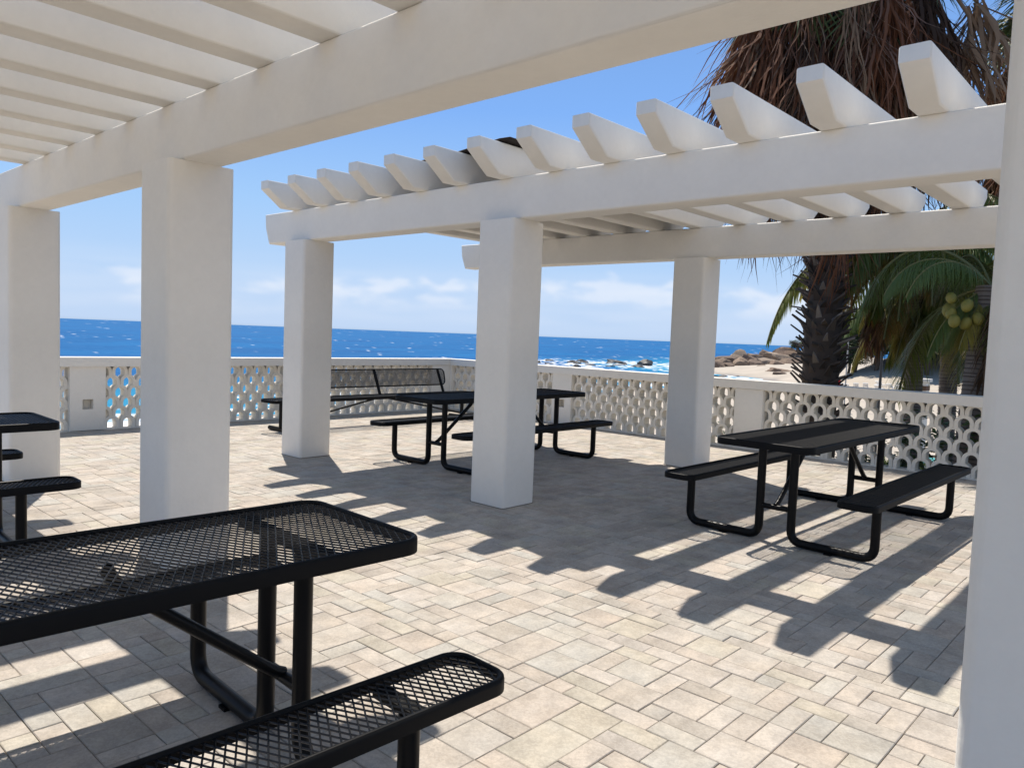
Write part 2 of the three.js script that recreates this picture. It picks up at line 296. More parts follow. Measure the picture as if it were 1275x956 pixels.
// ------------------------------------------------------------------ expanded metal furniture
function expandedMesh(L, W, r, q = 1) { // diamond lattice clipped to a rounded rectangle, long way of the diamonds across (z)
  const sx = .0275 * q, sz = .054 * q, a = L / 2, b = W / 2, geos = [], P = [], I = [];
  const inside = (x, z) => { const qx = Math.abs(x) - (a - r), qz = Math.abs(z) - (b - r); return qx <= 0 && Math.abs(z) <= b || qz <= 0 && Math.abs(x) <= a || (qx > 0 && qz > 0 && qx * qx + qz * qz <= r * r); };
  const strand = (x0, z0, x1, z1) => { // flat slanted strand, 4 long faces
    const dx = x1 - x0, dz = z1 - z0, l = Math.hypot(dx, dz) || 1, ux = dx / l, uz = dz / l, px = -uz, pz = ux, w = .0027, h = .0032, k = P.length / 3, e = .0015;
    for (const [x, z, s] of [[x0, z0, -1], [x1, z1, 1]]) for (const [p, y] of [[-w, 0], [0, h], [w, 0], [0, -h]]) P.push(x + ux * e * s + px * p, y, z + uz * e * s + pz * p);
    for (let q = 0; q < 4; q++) { const m = (q + 1) % 4; I.push(k + q, k + m, k + 4 + q, k + m, k + 4 + m, k + 4 + q); }
  };
  const nx = Math.ceil(a / sx) + 1, nz = Math.ceil(b / sz) + 1;
  for (let i = -nx; i <= nx; i++) for (let j = -nz; j <= nz; j++) {
    const x = i * sx, z = j * sz;
    for (const [dx, dz] of [[1, 1], [1, -1], [-1, 1], [-1, -1]]) { let x1 = x + dx * sx / 2, z1 = z + dz * sz / 2; const A = inside(x, z), B = inside(x1, z1); if (!A && !B) continue; if (!A || !B) { // clip
      let lo = A ? [x, z] : [x1, z1], hi = A ? [x1, z1] : [x, z]; let t0 = 0, t1 = 1; for (let q = 0; q < 7; q++) { const t = (t0 + t1) / 2; inside(lerp(lo[0], hi[0], t), lerp(lo[1], hi[1], t)) ? t0 = t : t1 = t; } strand(lo[0], lo[1], lerp(lo[0], hi[0], t0), lerp(lo[1], hi[1], t0)); } else strand(x, z, x1, z1); }
  }
  const g = new THREE.BufferGeometry(); g.setAttribute('position', new THREE.Float32BufferAttribute(P, 3)); g.setIndex(I); const g2 = g.toNonIndexed(); g2.computeVertexNormals(); return g2;
}
function rimGeo(L, W, r, h, t = .012) { // rounded rectangular rim: rolled top edge over a vertical skirt
  const pts = []; const a = L / 2, b = W / 2;
  for (const [cx, cz, s] of [[a - r, b - r, 0], [-a + r, b - r, 1], [-a + r, -b + r, 2], [a - r, -b + r, 3]]) for (let k = 0; k <= 8; k++) { const an = (s + k / 8) * Math.PI / 2; pts.push([cx + r * Math.cos(an), cz + r * Math.sin(an), Math.cos(an), Math.sin(an)]); }
  const prof = [[0, -h], [0, -.012], [-.0015, -.005], [-.006, -.0008], [-.012, 0], [-.019, -.003], [-.021, -.008], [-.019, -.012], [-.008, -.014], [-.006, -h]]; // offset outward, y
  const P = [], I = [], m = prof.length, n = pts.length;
  for (const [x, z, nx, nz] of pts) for (const [o, y] of prof) P.push(x + nx * o, y, z + nz * o);
  for (let i = 0; i < n; i++) for (let j = 0; j < m; j++) { const i1 = (i + 1) % n, j1 = (j + 1) % m; const A = i * m + j, B = i1 * m + j, C = i1 * m + j1, D = i * m + j1; I.push(A, D, B, B, D, C); }
  const g = new THREE.BufferGeometry(); g.setAttribute('position', new THREE.Float32BufferAttribute(P, 3)); g.setIndex(I); return toCreasedNormals(g, .9);
}
const topRim = rimGeo(2.53, .725, .085, .052), topMesh = expandedMesh(2.50, .695, .07), seatRim = rimGeo(2.53, .262, .075, .045), seatMesh = expandedMesh(2.50, .232, .06);
function deck(name, L, rim, mg, y, z, parent, fwd = 0) { const d = mesh(name, rim, M.black, parent); d.position.set(0, y, z); const p = mesh('mesh_panel', mg, M.blackMesh, d); p.position.y = -.013; return d; }
function uTube(zi, zo, yi, yo, r = .09) { // inner leg down, along the ground, outer leg up
  const s = Math.sign(zo - zi), y0 = .033, c = new THREE.CurvePath(), v = (y, z) => new THREE.Vector3(0, y, z);
  c.add(new THREE.LineCurve3(v(yi, zi), v(y0 + r, zi))); c.add(new THREE.QuadraticBezierCurve3(v(y0 + r, zi), v(y0, zi), v(y0, zi + s * r))); c.add(new THREE.LineCurve3(v(y0, zi + s * r), v(y0, zo - s * r))); c.add(new THREE.QuadraticBezierCurve3(v(y0, zo - s * r), v(y0, zo), v(y0 + r, zo))); c.add(new THREE.LineCurve3(v(y0 + r, zo), v(yo, zo)));
  return c;
}
class Joined extends THREE.Curve { constructor(c) { super(); this.c = c; } getPoint(t, o = new THREE.Vector3()) { return o.copy(this.c.getPointAt(Math.min(1, Math.max(0, t)))); } }
function picnicTable(label) {
  const t = thing('picnic_table', label, 'picnic table', [0, 0, 0], 0, 'black mesh picnic tables on the terrace');
  deck('tabletop', 2.53, topRim, topMesh, .772, 0, t);
  for (const s of [-1, 1]) deck('bench_seat', 2.53, seatRim, seatMesh, .449, s * .658, t);
  for (const fx of [-.945, .945]) {
    for (const s of [-1, 1]) {
      const l = mesh('leg_frame', tube(new Joined(uTube(s * .122, s * .70, .722, .405)), .031, 72, 12), M.blackTube, t); l.position.x = fx;
      mesh('foot_bracket', bx(.07, .012, .05, 0, .006, s * .40), M.black, l);
    }
    mesh('cross_tie', bar([fx, .262, -.11], [fx, .262, .11], .021), M.blackTube, t);
    mesh('top_bracket', bx(.05, .03, .62, fx, .737, 0), M.black, t);
    for (const s of [-1, 1]) mesh('seat_bracket', bx(.05, .022, .20, fx, .415, s * .658), M.black, t);
    const d = Math.sign(fx); mesh('brace', tube([[fx, .275, 0], [fx - d * .06, .31, 0], [fx - d * .50, .66, 0], [fx - d * .56, .745, 0]], .02, 20, 8, .3), M.blackTube, t);
  }
  return t;
}
const tableA = picnicTable('black mesh picnic table with shadow stripes across its top, beneath the heavy beam');
tableA.position.set(.417, 0, -2.290); tableA.rotation.y = -.045;
copyOf(tableA, 'black mesh picnic table standing between two columns of the heavy-beamed pergola', [.42, 0, -5.89], -.023);
copyOf(tableA, 'black mesh picnic table partly hidden by a white column near the backed bench', [6.394, 0, -6.05], .0055);
copyOf(tableA, 'black mesh picnic table beside the palm-side balustrade, barred by rafter shadows', [6.352, 0, -2.252], -.013);

{ // long bench with a backrest on the sea side
  const L = 3.9, B = 2.9, t = thing('park_bench', 'long black mesh bench with a backrest by the sea-side balustrade', 'bench', [7.28, 0, -9.36]);
  const s = mesh('seat', rimGeo(L, .40, .08, .045), M.black, t); s.position.y = .455; mesh('mesh_panel', expandedMesh(L - .03, .37, .065), M.blackMesh, s).position.y = -.013;
  const b = mesh('backrest', rimGeo(B, .29, .09, .030), M.black, t); b.position.set(.13, .70, -.29); b.rotation.x = Math.PI / 2 - .22; mesh('mesh_panel', expandedMesh(B - .03, .26, .075, .56), M.blackMesh, b).position.y = -.013;
  for (const x of [-1.18, .10, 1.44]) { mesh('back_post', bar([x, .42, -.16], [x, .83, -.35], .024), M.blackTube, t); }
  for (const x of [-1.72, 1.72]) {
    const l = mesh('leg', mergeGeometries([bar([x, .03, 0], [x, .42, 0], .031, 12)]), M.blackTube, t); mesh('foot', bar([x, .032, -.30], [x, .032, .30], .031, 12), M.blackTube, l);
    mesh('brace', bar([x, .09, 0], [Math.sign(x) * .06, .415, 0], .015), M.blackTube, t);
    mesh('seat_bracket', bx(.06, .025, .34, x, .425, 0), M.black, t);
  }
}

// ------------------------------------------------------------------ land, beach, sea
const shore = [[-400, -40], [-60, -52], [20, -56], [80, -62], [110, -64], [135, -66], [152, -68], [160, -72], [170, -90], [188, -108], [215, -116], [300, -132], [900, -150]];
function zShore(x) { let k = 0; while (k < shore.length - 2 && x > shore[k + 1][0]) k++; const [a, b] = shore[k], [c, d] = shore[k + 1]; return lerp(b, d, Math.min(1, Math.max(0, (x - a) / (c - a)))) + 2.5 * n3(x * .05, 3, 0); }
const SEA = -6;
function ground(x, z) {
  const d = z - zShore(x); let h = SEA + (d < 0 ? d * .09 : Math.min(2.2, d * .07));
  h += .12 * n3(x * .11, z * .11, 5) + .05 * n3(x * .5, z * .5, 2);
  h += 4.5 * Math.exp(-(((x - 245) / 30) ** 2 + ((z + 92) / 22) ** 2)) + 5.4 * sm(112, 150, x) * sm(-52, -38, z); // headland and the rise behind the beach
  const bank = (1 - sm(14, 34, x)) * sm(-9, -5.5, z) * sm(8, 10, x); h = lerp(h, -.55 - .04 * (x - 10), bank); // planted bank beside the terrace
  return h;
}
{
  const xs = [], zs = []; for (let x = -60; x <= 420;) { xs.push(x); x += x < 8 ? 4 : x < 40 ? 1 : x < 110 ? 2 : 3; } for (let z = -170; z <= 160;) { zs.push(z); z += z < -110 ? 3 : z < -30 ? 1.6 : z < 12 ? 1 : 6; }
  const P = [], C = [], I = [], UV = [];
  for (const z of zs) for (const x of xs) {
    const terr = x > -4 && x < 10 && z > -10.9 && z < 3; P.push(x, terr ? Math.min(ground(x, z), -2.5) : ground(x, z), z); UV.push(x, z);
    const d = z - zShore(x), wet = 1 - sm(1.5, 5, d + 2 * n3(x * .2, z * .2, 1)), v = 1 + .14 * n3(x * .3, z * .3, 8) + .1 * n3(x * 1.1, z * 1.1, 3);
    const soil = sm(.35, .8, (1 - sm(13, 30, x)) * sm(-9, -5.5, z) * sm(7, 10, x) + .25 * n3(x * .6, z * .6, 4)) + sm(4.2, 6, ground(x, z) - SEA + n3(x * .2, z * .2, 6)), so = Math.min(1, soil);
    const c = [lerp(1, .62, wet) * v, lerp(1, .64, wet) * v, lerp(1, .70, wet) * v]; C.push(lerp(c[0], .26, so * .9), lerp(c[1], .22, so * .9), lerp(c[2], .17, so * .9));
  }
  const nx = xs.length; for (let j = 0; j < zs.length - 1; j++) for (let i = 0; i < nx - 1; i++) { const a = j * nx + i; I.push(a, a + nx, a + 1, a + 1, a + nx, a + nx + 1); }
  const g = new THREE.BufferGeometry(); g.setAttribute('position', new THREE.Float32BufferAttribute(P, 3)); g.setAttribute('color', new THREE.Float32BufferAttribute(C, 3)); g.setAttribute('uv', new THREE.Float32BufferAttribute(UV, 2)); g.setIndex(I); g.computeVertexNormals();
  tag(mesh('beach', g, M.sand, scene), 'pale sand beach below the terrace', null, null, 'structure');
}
const surfRocks = [];
{ // dark rocks awash in the surf: spread along the ray directions seen over the rail
  for (const [x, z, s, h] of [[205, -143, 5.2, 1.4], [176, -137, 4.2, 1.0], [158, -131, 3.4, .8], [150, -142, 3.0, .8], [187, -128, 7.0, 2.0], [193, -123, 6.2, 2.5], [199, -127, 5, 2.0], [150, -117, 3.4, .7], [168, -118, 3.4, .65], [181, -150, 3.5, .8], [215, -137, 4.5, 1.1], [141, -131, 2.8, .7], [149, -81, 3.0, .7], [152, -79.5, 3.4, .8], [155, -78.5, 3.0, .7], [158, -77, 2.4, .6], [171, -131, 3, .9], [163, -140, 3.2, .9], [184, -139, 3.6, .8], [196, -149, 4.2, .9], [169, -125, 4.4, .7], [159, -122, 3.0, .6], [178, -122, 4.6, .8], [190, -133, 4.0, 1.1], [183, -119, 3.8, .7], [145, -122, 2.6, .6]]) surfRocks.push([x, z, s, h]);
}
{ // sea: one sheet to the horizon, finer near the shore
  const P = [], C = [], I = [], na = 700, rings = []; let r = 48; while (r < 42000) { rings.push(r); r *= r < 600 ? 1.0085 : 1.03; }
  const a0 = -35, a1 = 115, deep = [.010, .080, .235], mid = [.008, .135, .34], shal = [.03, .27, .41];
  for (const R of rings) for (let k = 0; k <= na; k++) {
    const az = (a0 + (a1 - a0) * k / na) * Math.PI / 180, x = Math.sin(az) * R, z = -Math.cos(az) * R;
    const d = zShore(x) - z; const chop = 1 / (1 + (R / 2500) ** 2);
    const w1 = fbm(x * .045 + z * .02, z * .075, 1, 3), w2 = n3(x * .22, z * .34, 7), w3 = n3(x * .7, z * .9, 3);
    const swell = Math.sin((d + 6 * n3(x * .03, z * .03, 2)) * .33) * Math.exp(-Math.max(0, d) / 40) * .35;
    let y = SEA + (w1 * .9 + w2 * .28 + w3 * .12) * chop * sm(0, 12, d) + swell * sm(-2, 8, d) * .6;
    P.push(x, y, z);
    let f = 0; const cap = w1 * 1.4 + w2 * .7 + .55 * n3(x * .5, z * .8, 11); f = sm(.66, .90, cap - .32 + .8 * Math.max(0, n3(x * 1.3, z * 1.9, 21))) * .8 * (R < 3000 ? 1 : 0);
    const sf = n3(x * .16, z * .42, 4) + .5 * n3(x * .55, z * 1.2, 6);
    for (const [rx, rz, s] of surfRocks) { const q = Math.hypot(x - rx, z - rz) / s; if (q < 4.5) f = Math.max(f, sm(.18, .5, sf * 1.25 + .48 - q * .20)); }
    f = Math.max(f, sm(.1, .5, sf * .8 + .55 - Math.abs(d - 3) * .16), sm(.2, .55, sf * .9 + .45 - Math.abs(d - 13 - 3 * n3(x * .04, 0, 1)) * .28));
    f = Math.max(f, .85 * sm(.40, .62, sf + .30 * n3(x * .03, z * .06, 9) - .30 * sm(45, 85, d) - (x < 105 ? 1 : 0)));
    const band = .5 + .9 * fbm(x * .012, z * .03, 4, 3), sh = sm(0, 1, 1 - Math.max(0, d) / 60 + .35 * n3(x * .03, z * .03, 8)) * .75;
    for (let q = 0; q < 3; q++) { let c = lerp(deep[q], mid[q], Math.min(1, Math.max(0, band))); c = lerp(c, shal[q], sh); C.push(lerp(c, .78, Math.min(1, f))); }
  }
  for (let j = 0; j < rings.length - 1; j++) for (let k = 0; k < na; k++) { const a = j * (na + 1) + k; I.push(a, a + 1, a + na + 1, a + 1, a + na + 2, a + na + 1); }
  const g = new THREE.BufferGeometry(); g.setAttribute('position', new THREE.Float32BufferAttribute(P, 3)); g.setAttribute('color', new THREE.Float32BufferAttribute(C, 3)); g.setIndex(I); g.computeVertexNormals();
  tag(mesh('sea', g, new THREE.MeshPhysicalMaterial({ vertexColors: true, roughness: .5, specularIntensity: .2, ior: 1.25 }), scene), 'bright blue choppy sea reaching the horizon', null, null, 'structure');
}
// boulders
function rockGeo(sd, det = 3, flat = 1) {
  let g = new THREE.IcosahedronGeometry(1, det); g.deleteAttribute('uv'); g.deleteAttribute('normal'); g = mergeVertices(g); const p = g.attributes.position, v = new THREE.Vector3();
  const cuts = []; for (let k = 0; k < 16; k++) { const a = rnd() * 6.28, b = Math.acos(rr(-.4, 1)); cuts.push([new THREE.Vector3(Math.sin(b) * Math.cos(a), Math.cos(b), Math.sin(b) * Math.sin(a)), rr(.48, .82)]); }
  for (let i = 0; i < p.count; i++) { v.fromBufferAttribute(p, i); for (const [n, d] of cuts) { const e = v.dot(n) - d; if (e > 0) v.addScaledVector(n, -e * .97); } const k = 1 + .30 * fbm(v.x * 1.6 + sd, v.y * 1.6, v.z * 1.6, 4); v.multiplyScalar(k); p.setXYZ(i, v.x, v.y * flat, v.z); }
  return boxUV(toCreasedNormals(g, .28));
}
const rocks = [1, 7, 13, 22, 31].map(s => rockGeo(s, 6));
const bLabel = 'sun-bleached tan boulder piled on the headland beyond the beach';
{
  const spots = [];
  const pol = (az, d) => [Math.sin(az * Math.PI / 180) * d, -Math.cos(az * Math.PI / 180) * d];
  for (const [az, d, w, h] of [[62.6, 214, 3, 2.4], [63.0, 222, 4.2, 3.4], [63.7, 228, 5, 4.6], [64.3, 232, 5.5, 5.8], [64.9, 230, 5, 5.0], [65.5, 236, 6, 6.2], [66.2, 238, 6.5, 7.0], [66.9, 236, 6, 6.6], [67.6, 240, 7, 7.4], [68.4, 238, 6.5, 7.0], [69.3, 240, 7, 7.2], [70.2, 236, 6, 6.4], [63.4, 216, 3, 2.2], [64.6, 222, 4, 3.4], [65.3, 221, 4.2, 3.6], [66.1, 224, 5, 4.6], [66.8, 220, 4.4, 3.8], [67.5, 224, 5, 4.6], [68.3, 222, 5, 4.2], [69.2, 226, 5, 4.4], [66.9, 190, 3.2, 2.2], [67.5, 188, 2.6, 1.8], [67.2, 182, 1.8, 1.2], [65.8, 214, 2.4, 1.8], [67.0, 213, 2.8, 2.0]]) spots.push([...pol(az, d), w, h]);
  spots.forEach(([x, z, s, h], i) => { const m = mesh(numbered('boulder'), rocks[i % 5], M.rock[i % 4], scene); tag(m, i >= 20 && i <= 22 ? 'low tan boulder lying alone on the open sand before the headland' : bLabel, 'boulder', i >= 20 && i <= 22 ? 'boulders out on the sand' : 'boulders on the headland'); m.position.set(x, SEA + .6 + h * .22, z); m.scale.set(s * rr(.95, 1.25), h * .80, s * rr(.9, 1.15)); m.rotation.z = rr(-.2, .2); m.rotation.y = rnd() * 6.28; });
  surfRocks.forEach(([x, z, s, h], i) => { const m = mesh(numbered('surf_rock'), rocks[(i + 2) % 5], M.wetRock, scene); tag(m, 'dark wet rock awash in white surf off the beach', 'rock', 'rocks in the surf'); m.position.set(x, SEA, z); m.scale.set(s * .62, h, s * .5); m.rotation.y = rnd() * 6.28; });
  for (const [x, z, s] of [[20, -22, 1.3], [22.5, -20, 1.0], [18.5, -26, 1.6], [25, -18, 1.5], [23, -24, 1.1], [28, -20.5, 1.7], [30, -17, 1.2], [7.5, -27, 1.5], [9.5, -29, 1.2], [5.6, -25, 1.0]]) { const m = mesh(numbered('shore_rock'), rocks[Math.floor(rnd() * 5)], M.rock[Math.floor(rnd() * 4)], scene); tag(m, 'brown rock on the sand below, glimpsed through the arch tiles', 'rock', 'rocks below the terrace'); m.position.set(x, ground(x, z) + s * .25, z); m.scale.setScalar(s); m.scale.y *= .8; m.rotation.y = rnd() * 6.28; }
}

// ------------------------------------------------------------------ palms and plants
function strip(P, I, base, dir, len, w, droop, side, seg = 3, wob = 0) { // tapered blade that bends down
  const k0 = P.length / 3, p = base.clone(), d = dir.clone().normalize();
  for (let s = 0; s <= seg; s++) { const t = s / seg, ww = w * (t < .3 ? .6 + t * 1.3 : 1) * (1 - t * t) + .0006; P.push(p.x - side.x * ww, p.y - side.y * ww, p.z - side.z * ww, p.x + side.x * ww, p.y + side.y * ww, p.z + side.z * ww); d.y -= droop / seg; if (wob) { d.x += rr(-wob, wob); d.z += rr(-wob, wob); } d.normalize(); p.addScaledVector(d, len / seg); }
  for (let s = 0; s < seg; s++) { const a = k0 + s * 2; I.push(a, a + 1, a + 2, a + 1, a + 3, a + 2); }
}
function finish(P, I) { const g = new THREE.BufferGeometry(); g.setAttribute('position', new THREE.Float32BufferAttribute(P, 3)); g.setIndex(I); g.computeVertexNormals(); return g; }
function featherFrond(L, el, bend, lw = .62, n = 64, hang = 1.0) { // frond from the origin, out along +x
  const pts = [], d = new THREE.Vector3(Math.cos(el), Math.sin(el), 0), p = new THREE.Vector3(); for (let s = 0; s <= 24; s++) { pts.push(p.clone()); d.y -= bend / 24 * (.4 + 1.2 * s / 24); d.normalize(); p.addScaledVector(d, L / 24); }
  const c = new THREE.CatmullRomCurve3(pts), P = [], I = [], T = new THREE.Vector3(), up = new THREE.Vector3();
  for (let i = 0; i < n; i++) { const t = .14 + .86 * (i + rnd() * .6) / n; c.getPoint(t, p); c.getTangent(t, T); for (const s of [-1, 1]) {
    const len = lw * (t < .3 ? .55 + t * 1.5 : 1) * (1 - .72 * sm(.6, 1, t)) * rr(.8, 1.12), dir = new THREE.Vector3(T.x * .55, T.y * .55 + .12 - .15 * hang, s * rr(.7, .95)); const side = new THREE.Vector3().crossVectors(dir, new THREE.Vector3(0, 1, 0)).normalize().multiplyScalar(.8).add(new THREE.Vector3(0, rr(-.4, .4), 0)).normalize();
    strip(P, I, p, dir, len, .0115, hang * rr(.7, 1.5), side, 4); } }
  return { leaf: finish(P, I), rachis: new THREE.TubeGeometry(c, 18, .020, 5, false) };
}
function hangingFrond(L, lw = .5, n = 40) { // dead frond: rachis straight down, leaflets collapsed about it
  const P = [], I = []; for (let i = 0; i < n; i++) for (const s of [-1, 1]) { const t = i / n, b = new THREE.Vector3(.10 * t, -L * t * .72, 0); const a = rnd() * 6.28; strip(P, I, b, new THREE.Vector3(Math.cos(a) * .5, -.55, Math.sin(a) * .5), lw * rr(.8, 1.3), .016, rr(.8, 1.6), new THREE.Vector3(-Math.sin(a), 0, Math.cos(a)), 3); }
  return finish(P, I);
}
function fanLive(len) { // fan leaf: petiole along +x then radiating blades
  const P = [], I = [], n = 34, base = new THREE.Vector3(len * .9, .12, 0); for (let i = 0; i < n; i++) { const a = (i / (n - 1) - .5) * 4.0; strip(P, I, base, new THREE.Vector3(Math.cos(a) + .15, .25 * rr(.3, 1), Math.sin(a)), len * rr(.75, .95), .026, rr(.5, 1.3), new THREE.Vector3(-Math.sin(a), rr(-.3, .3), Math.cos(a)).normalize(), 4); }
  const pg = bar([0, 0, 0], [len * .9, .12, 0], .014, 5).toNonIndexed(); const g = finish(P, I).toNonIndexed(); pg.deleteAttribute('uv'); return mergeGeometries([g, pg]);
}
function fanDead(len) { // collapsed dead fan: petiole arcs out and down, blade strips hang
  const P = [], I = [], n = 46, out = .55 * len, pts = [[0, 0, 0], [out * .6, .05, 0], [out, -.35 * len, 0], [out * .98, -.62 * len, 0]]; const base = new THREE.Vector3(out, -.55 * len, 0);
  for (let i = 0; i < n; i++) { const a = rnd() * 6.28, s = rr(.1, .55), b = base.clone().add(new THREE.Vector3(rr(-.05, .05), rr(-.12, .1), rr(-.12, .12))); strip(P, I, b, new THREE.Vector3(Math.cos(a) * s, -.8, Math.sin(a) * s), len * rr(.5, 1.1), rr(.005, .017), rr(-.3, 1.3), new THREE.Vector3(-Math.sin(a), rr(-.2, .2), Math.cos(a)).normalize(), 6, .22); }
  const g = finish(P, I).toNonIndexed(), pg = tube(pts, .013, 8, 5).toNonIndexed(); pg.deleteAttribute('uv'); return mergeGeometries([g, pg]);
}
const bootGeo = (() => { const s = [[-.07, 0], [.07, 0], [.042, .13], [.026, .24], [.004, .31], [-.018, .25], [-.045, .12]], g = new THREE.ExtrudeGeometry(new THREE.Shape(s.map(p => new THREE.Vector2(...p))), { depth: .028, bevelEnabled: false }); g.rotateY(Math.PI / 2); g.translate(-.014, 0, 0); return g; })(); // faces +x
const fanDeadG = [1.15, 1.3, 1.0, 1.2].map(fanDead), fanLiveG = [1.1, 1.25, .95].map(fanLive);
function fanPalm(label, x, z, y0, H, r0, skirt, nDead, nLive, nBoot) {
  const t = thing('fan_palm', label, 'palm tree', [x, y0, z]);
  const pr = []; for (let i = 0; i <= 14; i++) { const k = i / 14; pr.push(new THREE.Vector2(r0 * (1.08 - .18 * k + .05 * Math.sin(i * 2.1)), k * H)); }
  mesh('trunk', new THREE.LatheGeometry(pr, 14), M.trunk, t);
  for (let i = 0; i < nBoot; i++) { const k = i / nBoot, y = H * .12 + k * H * .48, a = i * 2.399, b = mesh('leaf_base', bootGeo, M.boot[rnd() < .1 ? 3 : Math.floor(rnd() * 3)], t); b.position.set(Math.cos(a) * r0 * .92, y, Math.sin(a) * r0 * .92); b.rotation.order = 'YZX'; b.rotation.y = -a + rr(-.25, .25); b.rotation.z = -rr(.6, 1.45); b.scale.set(rr(.8, 1.2), rr(.55, 1.1), rr(.7, 1.1)); }
  for (let i = 0; i < nDead; i++) { const k = Math.sqrt((i + .5) / nDead), a = i * 2.399 + rr(-.3, .3), f = mesh('dead_frond', fanDeadG[i % 4], M.dead[Math.floor(rnd() * 5)], t); f.position.set(Math.cos(a) * r0 * .7, H - skirt * (1 - k), Math.sin(a) * r0 * .7); f.rotation.order = 'YZX'; f.rotation.y = -a; f.rotation.z = rr(-.30, .12) + (k - .6) * .35; const s = rr(.9, 1.25) * (.85 + .35 * k); f.scale.set(s * rr(.95, 1.6), s * rr(.95, 1.35), s); }
  for (let i = 0; i < nLive; i++) { const a = i * 2.399, k = i / nLive, f = mesh('fan_leaf', fanLiveG[i % 3], M.fan[i % 3], t); f.position.set(0, H + .05 + k * .35, 0); f.rotation.order = 'YZX'; f.rotation.y = -a; f.rotation.z = lerp(-.75, 1.2, k) + rr(-.15, .15); f.scale.setScalar(rr(1.0, 1.3)); }
  return t;
}
fanPalm('fan palm with rough boot-covered trunk and a thick skirt of brown dead fronds', 12.75, -4.72, -.75, 8.1, .275, 2.75, 260, 36, 290);
fanPalm('smaller fan palm with a dark skirt, standing behind the coconut palms', 16.4, -1.75, -.85, 8.2, .26, 2.6, 150, 44, 60);

const frG = [[3.0, .75, 2.6], [3.0, .35, 2.6], [2.8, .0, 2.3], [2.5, -.4, 1.8], [2.2, -.9, 1.0]].map(a => [featherFrond(...a, .74, 84, 1.6), featherFrond(a[0] * .92, a[1] + .1, a[2] * 1.1, .8, 84, 1.9)]);
frG.push([featherFrond(3.5, .12, 2.5, .60, 96, 1.3)]);
const hangG = [hangingFrond(1.5), hangingFrond(1.2)];
function coconutPalm(label, bx0, bz0, y0, top, r, fronds, dead, nuts) {
  const t = thing('coconut_palm', label, 'palm tree', [bx0, y0, bz0]);
  const c = new THREE.CatmullRomCurve3([[0, -.2, 0], [(top[0] - bx0) * .45, (top[1] - y0) * .5, (top[2] - bz0) * .45], [top[0] - bx0, top[1] - y0, top[2] - bz0]].map(v => new THREE.Vector3(...v)));
  const tr = mesh('trunk', new THREE.TubeGeometry(c, 20, r, 14, false), M.cocoTrunk, t);
  const rings = []; const p = new THREE.Vector3(), T = new THREE.Vector3(); const n = Math.round((top[1] - y0) / .055); for (let i = 0; i < n; i++) { const k = (i + .5 + rr(-.2, .2)) / n; c.getPoint(k, p); c.getTangent(k, T); const g = new THREE.TorusGeometry(r * 1.0, .009, 4, 16); g.applyQuaternion(new THREE.Quaternion().setFromUnitVectors(new THREE.Vector3(0, 0, 1), T)); g.translate(p.x, p.y, p.z); rings.push(g); }
  const rg = mesh('trunk_rings', mergeGeometries(rings), M.cocoRing, tr); rg.userData.kind = 'stuff';
  const cx = top[0] - bx0, cy = top[1] - y0, cz = top[2] - bz0;
  fronds.forEach(([az, lvl, mi, s = 1, v = 0]) => { const g = frG[lvl][v], f = mesh('frond', g.leaf, M.frond[mi], t); f.position.set(cx, cy, cz); f.rotation.y = az * Math.PI / 180; f.scale.setScalar(s); mesh('rachis', g.rachis, M.rachis, f); });
  dead.forEach(([dx, dy, dz, s, mi, g]) => { const f = mesh('dead_frond', hangG[g], M.frondDead[mi], t); f.position.set(cx + dx, cy + dy, cz + dz); f.scale.set(s, s, s); f.rotation.y = rnd() * 6; });
  nuts.forEach(([dx, dy, dz]) => { const g = new THREE.SphereGeometry(rr(.062, .082), 14, 10); g.scale(1, 1.28, 1); const m = mesh('coconut', g, M.coco, t); m.position.set(cx + dx, cy + dy, cz + dz); m.rotation.set(rr(-.5, .5), 0, rr(-.5, .5)); });
  return t;
}
const autoF = (n, seedA, mats) => { const o = []; for (let i = 0; i < n; i++) o.push([i * 137.5 + seedA, Math.floor(i / n * 5), pick(mats), rr(.85, 1.1), i % 2]); return o; };
const around = (n, a0, a1, lvls, mats, s0, s1) => { const o = []; for (let i = 0; i < n; i++) o.push([lerp(a0, a1, (i + rr(.2, .8)) / n), pick(lvls), pick(mats), rr(s0, s1), i % 2]); return o; };
coconutPalm('coconut palm with a leaning ringed trunk and a cluster of yellow-green nuts', 11.15, -2.22, -.62, [11.38, 2.30, -2.12], .17,
  [...around(5, -145, -60, [0, 1, 2], [0, 1, 2], .75, .95), ...around(8, -60, 70, [0, 1, 2, 3], [0, 1, 2, 2], .8, 1), ...around(6, 80, 215, [3, 4, 4], [1, 3, 0, 1], .40, .52), ...around(3, 80, 150, [0], [0, 1], .5, .6)],
  [[-.35, -.2, .1, .9, 1, 0]], [[-.42, -.36, -.34], [-.36, -.48, -.18], [-.44, -.26, -.16], [-.26, -.30, -.40], [-.50, -.46, -.28], [-.38, -.16, -.36], [-.30, -.42, -.06]]);
coconutPalm('coconut palm with drooping yellowed fronds and a hanging brown frond', 14.7, -3.75, -.70, [14.55, 3.45, -3.9], .15,
  [...around(16, 0, 360, [0, 1, 2], [0, 0, 1, 2, 3], .75, .95), ...around(14, 100, 330, [2, 3, 4], [3, 1, 1, 0, 4], .75, 1), [131, 5, 1, 1, 0], [126, 5, 3, .96, 0], [118, 2, 0, .8, 0]],
  [[-.44, -.95, -.48, .9, 0, 0], [-.52, -.85, -.42, .95, 1, 0], [-.38, -.9, -.52, .85, 1, 1], [-.15, -.55, -.05, .55, 0, 1], [.10, -.55, .15, .6, 0, 1], [-.47, -1.0, -.40, .9, 0, 1]], [[-.25, -.3, .1], [-.2, -.35, -.15]]);
